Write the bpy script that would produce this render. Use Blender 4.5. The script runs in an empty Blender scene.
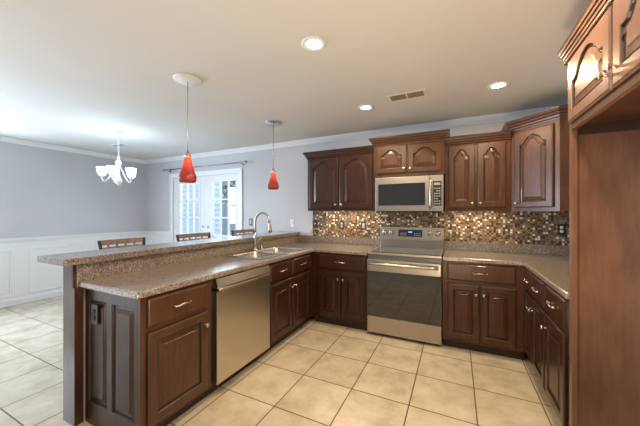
import bpy, bmesh, math, random
from mathutils import Vector, Matrix
random.seed(7)
sc = bpy.context.scene
COL = sc.collection
PI = math.pi

# ------------------------------------------------------------------ camera, world, big lights, exposure
cam_d = bpy.data.cameras.new('camera')
cam_d.sensor_width = 36.0
cam_d.lens = 280.5 * 36.0 / 640.0
cam_d.clip_start = 0.02
cam_d.clip_end = 200
cam_d.shift_y = 0.0005
cam = bpy.data.objects.new('camera', cam_d)
COL.objects.link(cam)
cam.location = (0, 0, 1.347)
cam.rotation_euler = (PI / 2, 0, 0.452)
sc.camera = cam

sc.view_settings.view_transform = 'Standard'
sc.view_settings.look = 'None'
sc.view_settings.gamma = 1.0
sc.view_settings.use_curve_mapping = False
sc.view_settings.exposure = 0.10

world = bpy.data.worlds.new('overcast_sky')
sc.world = world
world.use_nodes = True
wb = world.node_tree.nodes['Background']
wb.inputs['Color'].default_value = (0.80, 0.89, 1.0, 1)
wb.inputs['Strength'].default_value = 1.7


def area_light(name, loc, target, sx, sy, power, color):
    d = bpy.data.lights.new(name, 'AREA')
    d.shape = 'RECTANGLE'
    d.size, d.size_y = sx, sy
    d.energy = power
    d.color = color
    o = bpy.data.objects.new(name, d)
    COL.objects.link(o)
    o.location = loc
    o.rotation_euler = (Vector(target) - Vector(loc)).to_track_quat('-Z', 'Y').to_euler()
    return o


# added fill lights out of view, then daylight through the french doors
# up-facing fill added behind the camera washes the ceiling
area_light('fill_up_behind', (-4.2, -1.2, 0.25), (-4.2, -1.1, 3), 2.8, 2.4, 30, (0.90, 0.94, 1.0))
# two warm up-facing fills added in the kitchen, unseen below the frame
area_light('fill_up_kitchen', (-0.5, 0.30, 0.30), (-0.5, 0.31, 3), 1.2, 0.8, 6, (1.0, 0.77, 0.50))
area_light('fill_up_range', (0.02, 0.88, 0.45), (0.02, 0.89, 3), 0.5, 0.4, 19, (1.0, 0.77, 0.50))
area_light('fill_left', (-6.3, 0.40, 1.62), (-3.6, 1.0, 0.5), 1.9, 1.3, 250, (0.66, 0.84, 1.0))  # cool fill added outside the made-up left window, out of view
area_light('daylight_patio', (-4.15, 4.6, 2.3), (-4.0, 2.4, 0.9), 2.0, 1.2, 70, (0.75, 0.88, 1.0))


# ------------------------------------------------------------------ materials
def new_mat(name):
    m = bpy.data.materials.new(name)
    m.use_nodes = True
    nt = m.node_tree
    return m, nt, nt.nodes['Principled BSDF']


def plain(name, col, rough=0.5, metal=0.0, coat=0.0, emit=None, estr=0.0):
    m, nt, b = new_mat(name)
    b.inputs['Base Color'].default_value = (*col, 1)
    b.inputs['Roughness'].default_value = rough
    b.inputs['Metallic'].default_value = metal
    b.inputs['Coat Weight'].default_value = coat
    if emit:
        b.inputs['Emission Color'].default_value = (*emit, 1)
        b.inputs['Emission Strength'].default_value = estr
    return m


def N(nt, kind, **kw):
    n = nt.nodes.new(kind)
    for k, v in kw.items():
        setattr(n, k, v)
    return n


def ramp(nt, stops, interp='LINEAR'):
    r = N(nt, 'ShaderNodeValToRGB')
    r.color_ramp.interpolation = interp
    el = r.color_ramp.elements
    while len(el) < len(stops):
        el.new(0.5)
    for e, (p, c) in zip(el, stops):
        e.position = p
        e.color = (*c, 1)
    return r


def coords(nt, scale=(1, 1, 1), loc=(0, 0, 0)):
    tc = N(nt, 'ShaderNodeTexCoord')
    mp = N(nt, 'ShaderNodeMapping')
    mp.inputs['Scale'].default_value = scale
    mp.inputs['Location'].default_value = loc
    nt.links.new(tc.outputs['Object'], mp.inputs['Vector'])
    return mp.outputs['Vector']


def wall_paint(name, col, bump=0.02, scale=140.0, rough=0.75):
    m, nt, b = new_mat(name)
    v = coords(nt)
    n = N(nt, 'ShaderNodeTexNoise')
    n.inputs['Scale'].default_value = scale
    n.inputs['Detail'].default_value = 3
    nt.links.new(v, n.inputs['Vector'])
    bp = N(nt, 'ShaderNodeBump')
    bp.inputs['Strength'].default_value = bump
    nt.links.new(n.outputs['Fac'], bp.inputs['Height'])
    nt.links.new(bp.outputs['Normal'], b.inputs['Normal'])
    n2 = N(nt, 'ShaderNodeTexNoise')
    n2.inputs['Scale'].default_value = 1.3
    nt.links.new(v, n2.inputs['Vector'])
    r = ramp(nt, [(0.3, tuple(c * 0.97 for c in col)), (0.7, tuple(min(1, c * 1.03) for c in col))])
    nt.links.new(n2.outputs['Fac'], r.inputs['Fac'])
    nt.links.new(r.outputs['Color'], b.inputs['Base Color'])
    b.inputs['Roughness'].default_value = rough
    return m


def wood(name, dark, light, rough=0.33, coat=0.35):
    m, nt, b = new_mat(name)
    v = coords(nt, (9, 9, 0.9))
    n = N(nt, 'ShaderNodeTexNoise')
    n.inputs['Scale'].default_value = 5.0
    n.inputs['Detail'].default_value = 6
    n.inputs['Roughness'].default_value = 0.6
    nt.links.new(v, n.inputs['Vector'])
    r = ramp(nt, [(0.28, dark), (0.72, light)])
    nt.links.new(n.outputs['Fac'], r.inputs['Fac'])
    v2 = coords(nt, (2.5, 2.5, 1.6))
    n2 = N(nt, 'ShaderNodeTexNoise')
    n2.inputs['Scale'].default_value = 2.2
    n2.inputs['Detail'].default_value = 3
    nt.links.new(v2, n2.inputs['Vector'])
    r2 = ramp(nt, [(0.3, (0.72, 0.72, 0.72)), (0.7, (1.12, 1.12, 1.12))])
    nt.links.new(n2.outputs['Fac'], r2.inputs['Fac'])
    mx = N(nt, 'ShaderNodeMixRGB', blend_type='MULTIPLY')
    mx.inputs['Fac'].default_value = 1.0
    nt.links.new(r.outputs['Color'], mx.inputs['Color1'])
    nt.links.new(r2.outputs['Color'], mx.inputs['Color2'])
    nt.links.new(mx.outputs['Color'], b.inputs['Base Color'])
    b.inputs['Roughness'].default_value = rough
    b.inputs['Coat Weight'].default_value = coat
    b.inputs['Coat Roughness'].default_value = 0.24
    b.inputs['Specular IOR Level'].default_value = 0.3
    return m


def laminate(name):
    m, nt, b = new_mat(name)
    v = coords(nt)
    n = N(nt, 'ShaderNodeTexVoronoi')
    n.inputs['Scale'].default_value = 240
    nt.links.new(v, n.inputs['Vector'])
    sp = N(nt, 'ShaderNodeSeparateColor')
    nt.links.new(n.outputs['Color'], sp.inputs['Color'])
    r = ramp(nt, [(0.0, (0.075, 0.055, 0.042)), (0.22, (0.19, 0.150, 0.122)), (0.5, (0.29, 0.243, 0.208)),
                  (0.78, (0.39, 0.335, 0.29)), (0.93, (0.56, 0.49, 0.42))], 'CONSTANT')
    nt.links.new(sp.outputs['Red'], r.inputs['Fac'])
    n2 = N(nt, 'ShaderNodeTexNoise')
    n2.inputs['Scale'].default_value = 30
    n2.inputs['Detail'].default_value = 4
    nt.links.new(v, n2.inputs['Vector'])
    r2 = ramp(nt, [(0.35, (0.80, 0.78, 0.77)), (0.65, (1.1, 1.1, 1.1))])
    nt.links.new(n2.outputs['Fac'], r2.inputs['Fac'])
    mx = N(nt, 'ShaderNodeMixRGB', blend_type='MULTIPLY')
    mx.inputs['Fac'].default_value = 1
    nt.links.new(r.outputs['Color'], mx.inputs['Color1'])
    nt.links.new(r2.outputs['Color'], mx.inputs['Color2'])
    nt.links.new(mx.outputs['Color'], b.inputs['Base Color'])
    b.inputs['Roughness'].default_value = 0.30
    b.inputs['Coat Weight'].default_value = 1.0
    b.inputs['Coat IOR'].default_value = 1.6
    b.inputs['Coat Roughness'].default_value = 0.17
    return m


def math_node(nt, op, a, bval=None):
    n = N(nt, 'ShaderNodeMath', operation=op)
    for i, x in enumerate((a, bval)):
        if x is None:
            continue
        if isinstance(x, (int, float)):
            n.inputs[i].default_value = x
        else:
            nt.links.new(x, n.inputs[i])
    return n.outputs[0]


def grid_cells(nt, axes, size, gap, offs):
    """cell id vector and a 0/1 mask that is 1 on the joints"""
    tc = N(nt, 'ShaderNodeTexCoord')
    sx = N(nt, 'ShaderNodeSeparateXYZ')
    nt.links.new(tc.outputs['Object'], sx.inputs[0])
    ids, joints = [], []
    for ax, o in zip(axes, offs):
        u = math_node(nt, 'DIVIDE', math_node(nt, 'SUBTRACT', sx.outputs[ax], o), size)
        f = math_node(nt, 'FRACT', u)
        ids.append(math_node(nt, 'FLOOR', u))
        d = math_node(nt, 'ABSOLUTE', math_node(nt, 'SUBTRACT', f, 0.5))
        joints.append(math_node(nt, 'GREATER_THAN', d, 0.5 - gap / size / 2))
    cb = N(nt, 'ShaderNodeCombineXYZ')
    nt.links.new(ids[0], cb.inputs[0])
    nt.links.new(ids[1], cb.inputs[1])
    return cb.outputs[0], math_node(nt, 'MAXIMUM', joints[0], joints[1]), tc.outputs['Object']


def floor_tile():
    m, nt, b = new_mat('cream_floor_tile')
    cid, joint, obj = grid_cells(nt, (0, 1), 0.4216, 0.0085, (-1.142, 0.357))
    wn = N(nt, 'ShaderNodeTexWhiteNoise', noise_dimensions='3D')
    nt.links.new(cid, wn.inputs['Vector'])
    n = N(nt, 'ShaderNodeTexNoise')
    n.inputs['Scale'].default_value = 5.5
    n.inputs['Detail'].default_value = 6
    n.inputs['Roughness'].default_value = 0.62
    add = N(nt, 'ShaderNodeVectorMath', operation='ADD')
    sc3 = N(nt, 'ShaderNodeVectorMath', operation='SCALE')
    sc3.inputs['Scale'].default_value = 9.0
    nt.links.new(wn.outputs['Color'], sc3.inputs[0])
    nt.links.new(obj, add.inputs[0])
    nt.links.new(sc3.outputs[0], add.inputs[1])
    nt.links.new(add.outputs[0], n.inputs['Vector'])
    r = ramp(nt, [(0.28, (0.44, 0.365, 0.262)), (0.5, (0.57, 0.495, 0.38)), (0.72, (0.67, 0.60, 0.49))])
    nt.links.new(n.outputs['Fac'], r.inputs['Fac'])
    mx = N(nt, 'ShaderNodeMixRGB')
    nt.links.new(joint, mx.inputs['Fac'])
    nt.links.new(r.outputs['Color'], mx.inputs['Color1'])
    mx.inputs['Color2'].default_value = (0.105, 0.075, 0.05, 1)
    nt.links.new(mx.outputs['Color'], b.inputs['Base Color'])
    rr = math_node(nt, 'ADD', math_node(nt, 'MULTIPLY', joint, 0.45), 0.21)
    nt.links.new(rr, b.inputs['Roughness'])
    bp = N(nt, 'ShaderNodeBump')
    bp.inputs['Strength'].default_value = 0.35
    bp.inputs['Distance'].default_value = 0.004
    nt.links.new(math_node(nt, 'SUBTRACT', 1.0, joint), bp.inputs['Height'])
    nt.links.new(bp.outputs['Normal'], b.inputs['Normal'])
    return m


def mosaic_tile():
    m, nt, b = new_mat('mosaic_glass_tile')
    cid, joint, obj = grid_cells(nt, (0, 2), 0.0222, 0.0026, (0.0, 1.017))
    wn = N(nt, 'ShaderNodeTexWhiteNoise', noise_dimensions='3D')
    nt.links.new(cid, wn.inputs['Vector'])
    r = ramp(nt, [(0.0, (0.022, 0.012, 0.007)), (0.20, (0.120, 0.072, 0.040)), (0.38, (0.225, 0.150, 0.086)),
                  (0.60, (0.33, 0.24, 0.145)), (0.76, (0.155, 0.098, 0.060)), (0.88, (0.82, 0.73, 0.58))], 'CONSTANT')
    nt.links.new(wn.outputs['Value'], r.inputs['Fac'])
    mx = N(nt, 'ShaderNodeMixRGB')
    nt.links.new(joint, mx.inputs['Fac'])
    nt.links.new(r.outputs['Color'], mx.inputs['Color1'])
    mx.inputs['Color2'].default_value = (0.20, 0.14, 0.09, 1)
    nt.links.new(mx.outputs['Color'], b.inputs['Base Color'])
    rr = math_node(nt, 'ADD', math_node(nt, 'MULTIPLY', joint, 0.4), 0.28)
    nt.links.new(rr, b.inputs['Roughness'])
    # every little glass tile is set at its own slight angle
    ad = N(nt, 'ShaderNodeVectorMath', operation='SUBTRACT')
    nt.links.new(wn.outputs['Color'], ad.inputs[0])
    ad.inputs[1].default_value = (0.5, 0.5, 0.5)
    s = N(nt, 'ShaderNodeVectorMath', operation='SCALE')
    nt.links.new(ad.outputs[0], s.inputs[0])
    s.inputs['Scale'].default_value = 0.03
    ge = N(nt, 'ShaderNodeNewGeometry')
    a2 = N(nt, 'ShaderNodeVectorMath', operation='ADD')
    nt.links.new(ge.outputs['Normal'], a2.inputs[0])
    nt.links.new(s.outputs[0], a2.inputs[1])
    nm = N(nt, 'ShaderNodeVectorMath', operation='NORMALIZE')
    nt.links.new(a2.outputs[0], nm.inputs[0])
    nt.links.new(nm.outputs[0], b.inputs['Normal'])
    return m


def brushed(name, col, rough, stretch):
    m, nt, b = new_mat(name)
    v = coords(nt, stretch)
    n = N(nt, 'ShaderNodeTexNoise')
    n.inputs['Scale'].default_value = 8
    n.inputs['Detail'].default_value = 4
    nt.links.new(v, n.inputs['Vector'])
    r = ramp(nt, [(0.3, (rough - 0.012,) * 3), (0.7, (rough + 0.012,) * 3)])
    nt.links.new(n.outputs['Fac'], r.inputs['Fac'])
    nt.links.new(r.outputs['Color'], b.inputs['Roughness'])
    b.inputs['Base Color'].default_value = (*col, 1)
    b.inputs['Metallic'].default_value = 1.0
    return m


def window_glass():
    m = bpy.data.materials.new('window_glass')
    m.use_nodes = True
    nt = m.node_tree
    nt.nodes.remove(nt.nodes['Principled BSDF'])
    out = nt.nodes['Material Output']
    t = N(nt, 'ShaderNodeBsdfTransparent')
    t.inputs['Color'].default_value = (0.93, 0.97, 1.0, 1)
    g = N(nt, 'ShaderNodeBsdfGlossy')
    g.inputs['Roughness'].default_value = 0.02
    mx = N(nt, 'ShaderNodeMixShader')
    mx.inputs[0].default_value = 0.06
    nt.links.new(t.outputs[0], mx.inputs[1])
    nt.links.new(g.outputs[0], mx.inputs[2])
    nt.links.new(mx.outputs[0], out.inputs['Surface'])
    return m


def red_glass():
    m, nt, b = new_mat('mottled_red_glass')
    v = coords(nt)
    n = N(nt, 'ShaderNodeTexNoise')
    n.inputs['Scale'].default_value = 22
    n.inputs['Detail'].default_value = 3
    nt.links.new(v, n.inputs['Vector'])
    r = ramp(nt, [(0.30, (0.22, 0.020, 0.016)), (0.37, (0.58, 0.12, 0.11)), (0.70, (0.64, 0.15, 0.13)), (0.78, (0.80, 0.42, 0.26))])
    nt.links.new(n.outputs['Fac'], r.inputs['Fac'])
    nt.links.new(r.outputs['Color'], b.inputs['Base Color'])
    b.inputs['Roughness'].default_value = 0.12
    tr = N(nt, 'ShaderNodeBsdfTranslucent')
    nt.links.new(r.outputs['Color'], tr.inputs['Color'])
    mx = N(nt, 'ShaderNodeMixShader')
    mx.inputs[0].default_value = 0.6
    nt.links.new(b.outputs[0], mx.inputs[1])
    nt.links.new(tr.outputs[0], mx.inputs[2])
    nt.links.new(mx.outputs[0], nt.nodes['Material Output'].inputs['Surface'])
    return m


def siding_mat():
    m, nt, b = new_mat('white_lap_siding')
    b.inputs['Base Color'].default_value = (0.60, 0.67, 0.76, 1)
    b.inputs['Roughness'].default_value = 0.6
    return m


WALL_GREY = wall_paint('wall_paint_grey', (0.62, 0.63, 0.68))
CEIL = wall_paint('ceiling_paint', (0.68, 0.665, 0.645), bump=0.05, scale=220)
WHITE = plain('trim_white', (0.86, 0.89, 0.92), 0.4)
DOORWHITE = plain('door_white', (0.84, 0.86, 0.88), 0.35)
WOOD = wood('cherry_wood_shaded', (0.030, 0.0095, 0.0042), (0.058, 0.0200, 0.0090))  # same cherry, darkened in colour where less light falls
WOODM = wood('cherry_wood_half_lit', (0.056, 0.0195, 0.0078), (0.104, 0.0400, 0.0170), 0.36, 0.45)  # same cherry, brighter colour standing in for more light on these fronts
WOODL = wood('cherry_wood_lit', (0.165, 0.082, 0.051), (0.225, 0.118, 0.076), 0.36)  # same cherry again, strong light on the surround put into the paler colour
GLAZE = plain('dark_glaze', (0.020, 0.009, 0.005), 0.4, coat=0.3)
KICK = plain('toe_kick_dark', (0.040, 0.020, 0.011), 0.5)
INSIDE = plain('cabinet_inside', (0.06, 0.035, 0.02), 0.6)
LAM = laminate('speckled_laminate')
TILE = floor_tile()
MOSAIC = mosaic_tile()
STEEL = brushed('brushed_stainless', (0.64, 0.58, 0.50), 0.30, (1, 1, 60))
STEELH = brushed('brushed_stainless_side', (0.52, 0.475, 0.415), 0.29, (1, 60, 60))
NICKEL = plain('satin_nickel', (0.54, 0.49, 0.43), 0.26, 1.0)
SINKM = plain('sink_steel', (0.56, 0.54, 0.51), 0.25, 1.0)
CHROME = plain('pewter', (0.50, 0.48, 0.46), 0.25, 1.0)
BLACKGLASS = plain('black_glass', (0.012, 0.012, 0.012), 0.05, coat=1.0)
BLACKGLASS.node_tree.nodes['Principled BSDF'].inputs['Specular IOR Level'].default_value = 0.7
BLACKPLASTIC = plain('black_plastic', (0.015, 0.015, 0.016), 0.35)
DARKPLATE = plain('dark_brown_plate', (0.035, 0.024, 0.020), 0.35)
GREYPLASTIC = plain('grey_plastic', (0.42, 0.42, 0.44), 0.4)
WHITEPLASTIC = plain('white_plastic', (0.85, 0.85, 0.85), 0.35)
WHITEMETAL = plain('white_painted_metal', (0.82, 0.84, 0.87), 0.35)
FROST = plain('frosted_white_glass', (0.90, 0.93, 0.97), 0.4, emit=(0.80, 0.90, 1.0), estr=3.5)
LENS = plain('lit_lens', (1, 1, 1), 0.5, emit=(1.0, 0.86, 0.62), estr=9.0)
UCL = plain('lit_strip', (1, 1, 1), 0.5, emit=(1.0, 0.78, 0.50), estr=4.0)
BLUELED = plain('blue_display', (0.02, 0.04, 0.1), 0.3, emit=(0.10, 0.25, 1.0), estr=3.0)
REDGLASS = red_glass()
WGLASS = window_glass()
SIDING = siding_mat()
VENTDARK = plain('vent_brown', (0.24, 0.17, 0.11), 0.6)
VENTFRAME = plain('vent_frame', (0.78, 0.72, 0.64), 0.5)
CHAIRWOOD = wood('stool_wood', (0.20, 0.12, 0.085), (0.42, 0.27, 0.19), 0.35)
CHAIRDARK = wood('stool_dark_wood', (0.030, 0.022, 0.020), (0.06, 0.046, 0.042), 0.4)
GRASS = plain('lawn', (0.16, 0.22, 0.12), 0.9)
HEDGE = plain('hedge_leaf', (0.38, 0.45, 0.42), 0.8)
CONCRETE = plain('patio_concrete', (0.45, 0.46, 0.47), 0.8)


# ------------------------------------------------------------------ mesh builder
class MB:
    def __init__(self):
        self.v, self.f, self.m, self.s = [], [], [], []

    def face(self, idx, mat=0, smooth=False):
        self.f.append(tuple(idx)); self.m.append(mat); self.s.append(smooth)

    def quad(self, a, b, c, d, mat=0):
        k = len(self.v)
        self.v += [a, b, c, d]
        self.face((k, k + 1, k + 2, k + 3), mat)

    def box(self, x0, x1, y0, y1, z0, z1, mat=0, ch=0.0):
        if ch <= 0:
            k = len(self.v)
            self.v += [(x, y, z) for z in (z0, z1) for y in (y0, y1) for x in (x0, x1)]
            for q in ((0, 2, 3, 1), (4, 5, 7, 6), (0, 1, 5, 4), (2, 6, 7, 3), (0, 4, 6, 2), (1, 3, 7, 5)):
                self.face([k + i for i in q], mat)
            return self
        bm = bmesh.new()
        bmesh.ops.create_cube(bm, size=1)
        for v in bm.verts:
            v.co = Vector(((x0 + x1) / 2 + v.co.x * (x1 - x0), (y0 + y1) / 2 + v.co.y * (y1 - y0), (z0 + z1) / 2 + v.co.z * (z1 - z0)))
        bmesh.ops.bevel(bm, geom=bm.edges[:], offset=ch, segments=2, affect='EDGES', profile=0.6)
        self.add_bm(bm, mat)
        return self

    def add_bm(self, bm, mat=0, smooth=False):
        k = len(self.v)
        bm.verts.index_update()
        self.v += [tuple(v.co) for v in bm.verts]
        for f in bm.faces:
            self.face([k + v.index for v in f.verts], mat, smooth)
        bm.free()

    def loops(self, loops, mats, close=True, cap=None, capmat=0, smooth=False):
        """bridge successive closed loops of equal length"""
        ks = []
        for lp in loops:
            ks.append(len(self.v))
            self.v += [tuple(p) for p in lp]
        n = len(loops[0])
        for i in range(len(loops) - 1):
            mt = mats[i] if isinstance(mats, (list, tuple)) else mats
            for j in range(n if close else n - 1):
                j2 = (j + 1) % n
                self.face((ks[i] + j, ks[i] + j2, ks[i + 1] + j2, ks[i + 1] + j), mt, smooth)
        if cap in ('end', 'both'):
            self.face([ks[-1] + j for j in range(n)], capmat)
        if cap in ('start', 'both'):
            self.face([ks[0] + j for j in reversed(range(n))], capmat)
        return self

    def tube(self, pts, r, seg=10, mat=0, cap=True):
        pts = [Vector(p) for p in pts]
        rs = r if isinstance(r, (list, tuple)) else [r] * len(pts)
        t0 = (pts[1] - pts[0]).normalized()
        ref = Vector((0, 0, 1)) if abs(t0.z) < 0.9 else Vector((1, 0, 0))
        u = t0.cross(ref).normalized()
        lps = []
        for i, p in enumerate(pts):
            a = pts[max(i - 1, 0)]; b = pts[min(i + 1, len(pts) - 1)]
            t = (b - a).normalized()
            u = (u - t * u.dot(t)).normalized()
            w = t.cross(u)
            lps.append([p + (u * math.cos(q) + w * math.sin(q)) * rs[i] for q in [2 * PI * k / seg for k in range(seg)]])
        self.loops(lps, mat, cap='both' if cap else None, capmat=mat, smooth=True)
        return self

    def lathe(self, prof, seg=20, mat=0, origin=(0, 0, 0), axis='z', closed_ends=True, mats=None):
        """prof: (radius, height) pairs along the axis"""
        o = Vector(origin)
        lps = []
        for r, h in prof:
            lp = []
            for k in range(seg):
                a = 2 * PI * k / seg
                c, s = r * math.cos(a), r * math.sin(a)
                if axis == 'z':
                    p = Vector((c, s, h))
                elif axis == '-y':
                    p = Vector((c, -h, s))
                elif axis == 'x':
                    p = Vector((h, c, s))
                else:
                    p = Vector((s, h, c))
                lp.append(o + p)
            lps.append(lp)
        self.loops(lps, mats if mats else mat, cap='both' if closed_ends else None, capmat=mat, smooth=True)
        return self

    def build(self, name, mats, parent=None, loc=None, rotz=None, bevel=0.0, weld=False, bevel_seg=2):
        me = bpy.data.meshes.new(name)
        me.from_pydata([tuple(v) for v in self.v], [], self.f)
        if not isinstance(mats, (list, tuple)):
            mats = [mats]
        for m in mats:
            me.materials.append(m)
        for p, mi, s in zip(me.polygons, self.m, self.s):
            p.material_index = mi
            p.use_smooth = s
        bm = bmesh.new(); bm.from_mesh(me)
        if weld:
            bmesh.ops.remove_doubles(bm, verts=bm.verts[:], dist=1e-5)
        bmesh.ops.recalc_face_normals(bm, faces=bm.faces[:])
        bm.to_mesh(me); bm.free()
        o = bpy.data.objects.new(name, me)
        COL.objects.link(o)
        if parent is not None:
            o.parent = parent
        if loc is not None:
            o.location = loc
        if rotz is not None:
            o.rotation_euler = (0, 0, rotz)
        if bevel > 0:
            md = o.modifiers.new('edge', 'BEVEL')
            md.width = bevel; md.segments = bevel_seg; md.limit_method = 'ANGLE'; md.angle_limit = math.radians(40)
        return o


def tag(o, label, cat, group=None):
    o['label'] = label; o['category'] = cat
    if group:
        o['group'] = group
    return o


def thing(name, label, cat, loc=(0, 0, 0), rotz=0.0, group=None):
    o = bpy.data.objects.new(name, None)
    COL.objects.link(o)
    o.location = loc
    o.rotation_euler = (0, 0, rotz)
    o.empty_display_size = 0.1
    return tag(o, label, cat, group)


def structure(name, mb, mats, label=None, cat=None, **kw):
    o = mb.build(name, mats, **kw)
    o['kind'] = 'structure'
    o['label'] = label or name.replace('_', ' ')
    o['category'] = cat or name.split('_')[0]
    return o


def copy_tree(src, parent=None):
    c = src.copy(); COL.objects.link(c)
    if parent is not None:
        c.parent = parent
    for ch in list(src.children):
        copy_tree(ch, c)
    return c


def inset(poly, d):
    n = len(poly); out = []
    for i in range(n):
        p0, p1, p2 = Vector(poly[i - 1]), Vector(poly[i]), Vector(poly[(i + 1) % n])
        a = (p1 - p0).normalized(); b = (p2 - p1).normalized()
        na, nb = Vector((-a.y, a.x)), Vector((-b.y, b.x))
        k = na + nb
        den = 1 + na.dot(nb)
        out.append(tuple(p1 + k * (d / max(den, 0.25))))
    return out


def sweep(path, prof, closed=False, pm=None):
    """sweep (out, z) profile along a plan path, 'out' measured to the right of travel; mitred corners"""
    mb = MB()
    n = len(path)
    lps = []
    for i in range(n):
        p = Vector(path[i])
        a = (p - Vector(path[i - 1])).normalized() if (i > 0 or closed) else None
        b = (Vector(path[(i + 1) % n]) - p).normalized() if (i < n - 1 or closed) else None
        na = Vector((a.y, -a.x)) if a is not None else Vector((b.y, -b.x))
        nb = Vector((b.y, -b.x)) if b is not None else na
        k = (na + nb) / (1 + na.dot(nb))
        lps.append([(p.x + k.x * o, p.y + k.y * o, z) for o, z in prof])
    if closed:
        lps.append(lps[0])
    mb.loops(lps, 0, close=True, cap=None if closed else 'both')
    if pm:
        m_ = len(prof)
        for i in range((len(lps) - 1) * m_):
            mb.m[i] = pm[i % m_]
    return mb


def slab(xs, ys, filled, z0, z1):
    """extruded plan made of rectangular cells"""
    mb = MB()
    F = lambda i, j: 0 <= i < len(xs) - 1 and 0 <= j < len(ys) - 1 and filled(i, j)
    for i in range(len(xs) - 1):
        for j in range(len(ys) - 1):
            if not F(i, j):
                continue
            a, b, c, d = xs[i], xs[i + 1], ys[j], ys[j + 1]
            mb.quad((a, c, z1), (b, c, z1), (b, d, z1), (a, d, z1))
            mb.quad((a, c, z0), (a, d, z0), (b, d, z0), (b, c, z0))
            if not F(i - 1, j): mb.quad((a, c, z0), (a, c, z1), (a, d, z1), (a, d, z0))
            if not F(i + 1, j): mb.quad((b, c, z0), (b, d, z0), (b, d, z1), (b, c, z1))
            if not F(i, j - 1): mb.quad((a, c, z0), (b, c, z0), (b, c, z1), (a, c, z1))
            if not F(i, j + 1): mb.quad((a, d, z0), (a, d, z1), (b, d, z1), (b, d, z0))
    return mb


# ------------------------------------------------------------------ cabinet parts (front faces -y, back at y=0)
def panel_outline(x0, x1, z0, z1, arch):
    pts = [(x0, z0), (x1, z0)]
    if arch <= 0:
        return pts + [(x1, z1), (x0, z1)]
    n = 26
    cx, hw = (x0 + x1) / 2, (x1 - x0) / 2
    for k in range(n + 1):
        t = 1 - 2 * k / n
        a = abs(t)
        h = 1 - 0.60 * (a / 0.62) ** 2 if a < 0.62 else (0.40 * (1 - (a - 0.62) / 0.20) ** 1.7 if a < 0.82 else 0.0)
        pts.append((cx + t * hw, z1 - arch + arch * h))
    return pts


def add_raised(mb, outline, y):
    P = lambda d, yy: [(x, yy, z) for x, z in inset(outline, d)]
    mb.loops([[(x, y, z) for x, z in outline], P(0.003, y + 0.003), P(0.006, y + 0.011), P(0.013, y + 0.012),
              P(0.017, y + 0.010), P(0.043, y + 0.0045), P(0.046, y + 0.0010)], [0, 1, 1, 1, 0, 0], cap='end', capmat=0)


def door_mesh(w, h, t=0.02, st=0.055, arch=0.0, rail_top=None):
    mb = MB()
    rt = rail_top if rail_top else st
    inner = panel_outline(st, w - st, st, h - rt, arch)

    def outer(d, y):
        x0, x1, z0, z1 = d, w - d, d, h - d
        out = [(x0, y, z0), (x1, y, z0)]
        if arch <= 0:
            return out + [(x1, y, z1), (x0, y, z1)]
        top = inner[2:]
        for i, (x, _) in enumerate(top):
            xx = x1 if i == 0 else x0 if i == len(top) - 1 else x
            out.append((xx, y, z1))
        return out
    mb.loops([outer(0, 0), outer(0, -t + 0.007), outer(0.003, -t + 0.003), outer(0.008, -t + 0.0015), outer(0.010, -t), [(x, -t, z) for x, z in inner]], [1, 0, 0, 1, 0],
             cap='start')
    add_raised(mb, inner, -t)
    return mb


def drawer_mesh(w, h, t=0.02):
    mb = MB()

    def outer(d, y):
        return [(d, y, d), (w - d, y, d), (w - d, y, h - d), (d, y, h - d)]
    mb.loops([outer(0, 0), outer(0, -t + 0.009), outer(0.004, -t + 0.004), outer(0.010, -t + 0.002), outer(0.012, -t)], [1, 0, 0, 1], cap='both')
    return mb


def knob_on(parent, x, z, y=-0.02):
    MB().lathe([(0.0085, 0), (0.0085, 0.003), (0.005, 0.006), (0.005, 0.014), (0.012, 0.018), (0.0155, 0.022), (0.0150, 0.027), (0.009, 0.031), (0.001, 0.032)],
               seg=16, axis='-y').build('knob', NICKEL, parent, loc=(x, y, z))


def pull_on(parent, x, z, y=-0.02, length=0.105):
    mb = MB()
    hl = length / 2
    pts, rs = [], []
    for k in range(25):
        t = -1 + 2 * k / 24
        yy = -0.012 - 0.016 * (1 - abs(t) ** 3.2)
        pts.append((t * hl, yy, 0.004 * math.cos(t * PI) - 0.004))
        a = abs(t)
        rs.append(0.0058 + (0.0026 if int((t + 1) * 14) % 2 == 0 and a < 0.55 else 0) + (0.0014 if a > 0.9 else 0))
    mb.tube(pts, rs, seg=8)
    for s in (-1, 1):
        mb.tube([(s * hl * 0.94, 0, -0.008), (s * hl * 0.94, -0.016, -0.008)], [0.0085, 0.0060], seg=10)
        mb.tube([(s * hl * 0.95, -0.014, -0.006), (s * (hl + 0.012), -0.017, 0.001)], [0.0058, 0.0035], seg=8)
    mb.build('pull', NICKEL, parent, loc=(x, y, z))


def door_part(parent, x, z, w, h, mat, arch=0.0, knob=None, rail_top=None, st=0.055):
    o = door_mesh(w, h, arch=arch, rail_top=rail_top, st=st).build('door', [mat, GLAZE], parent, loc=(x, 0, z))
    if knob:
        kx = 0.028 if 'l' in knob else w - 0.028
        kz = h - 0.088 if 't' in knob else 0.045
        if 'm' in knob:
            kz = 0.07
        knob_on(o, kx, kz)
    return o


def drawer_part(parent, x, z, w, h, mat, pull=True):
    o = drawer_mesh(w, h).build('drawer', [mat, GLAZE], parent, loc=(x, 0, z))
    if pull:
        pull_on(o, w / 2, h / 2 + 0.004)
    return o


def frame_part(parent, W, z0, z1, bars_z, stiles, mat, t=0.019):
    """stiles: (x0,x1) list; bars_z: (z0,z1) list of rails over the full width"""
    mb = MB()
    for a, b in stiles:
        mb.box(a, b, 0.0, t, z0, z1)
    xs = sorted(stiles)
    for za, zb in bars_z:
        for (a0, a1), (b0, b1) in zip(xs[:-1], xs[1:]):
            mb.box(a1, b0, 0.0, t, za, zb)
    return mb.build('face_frame', mat, parent)


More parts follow.
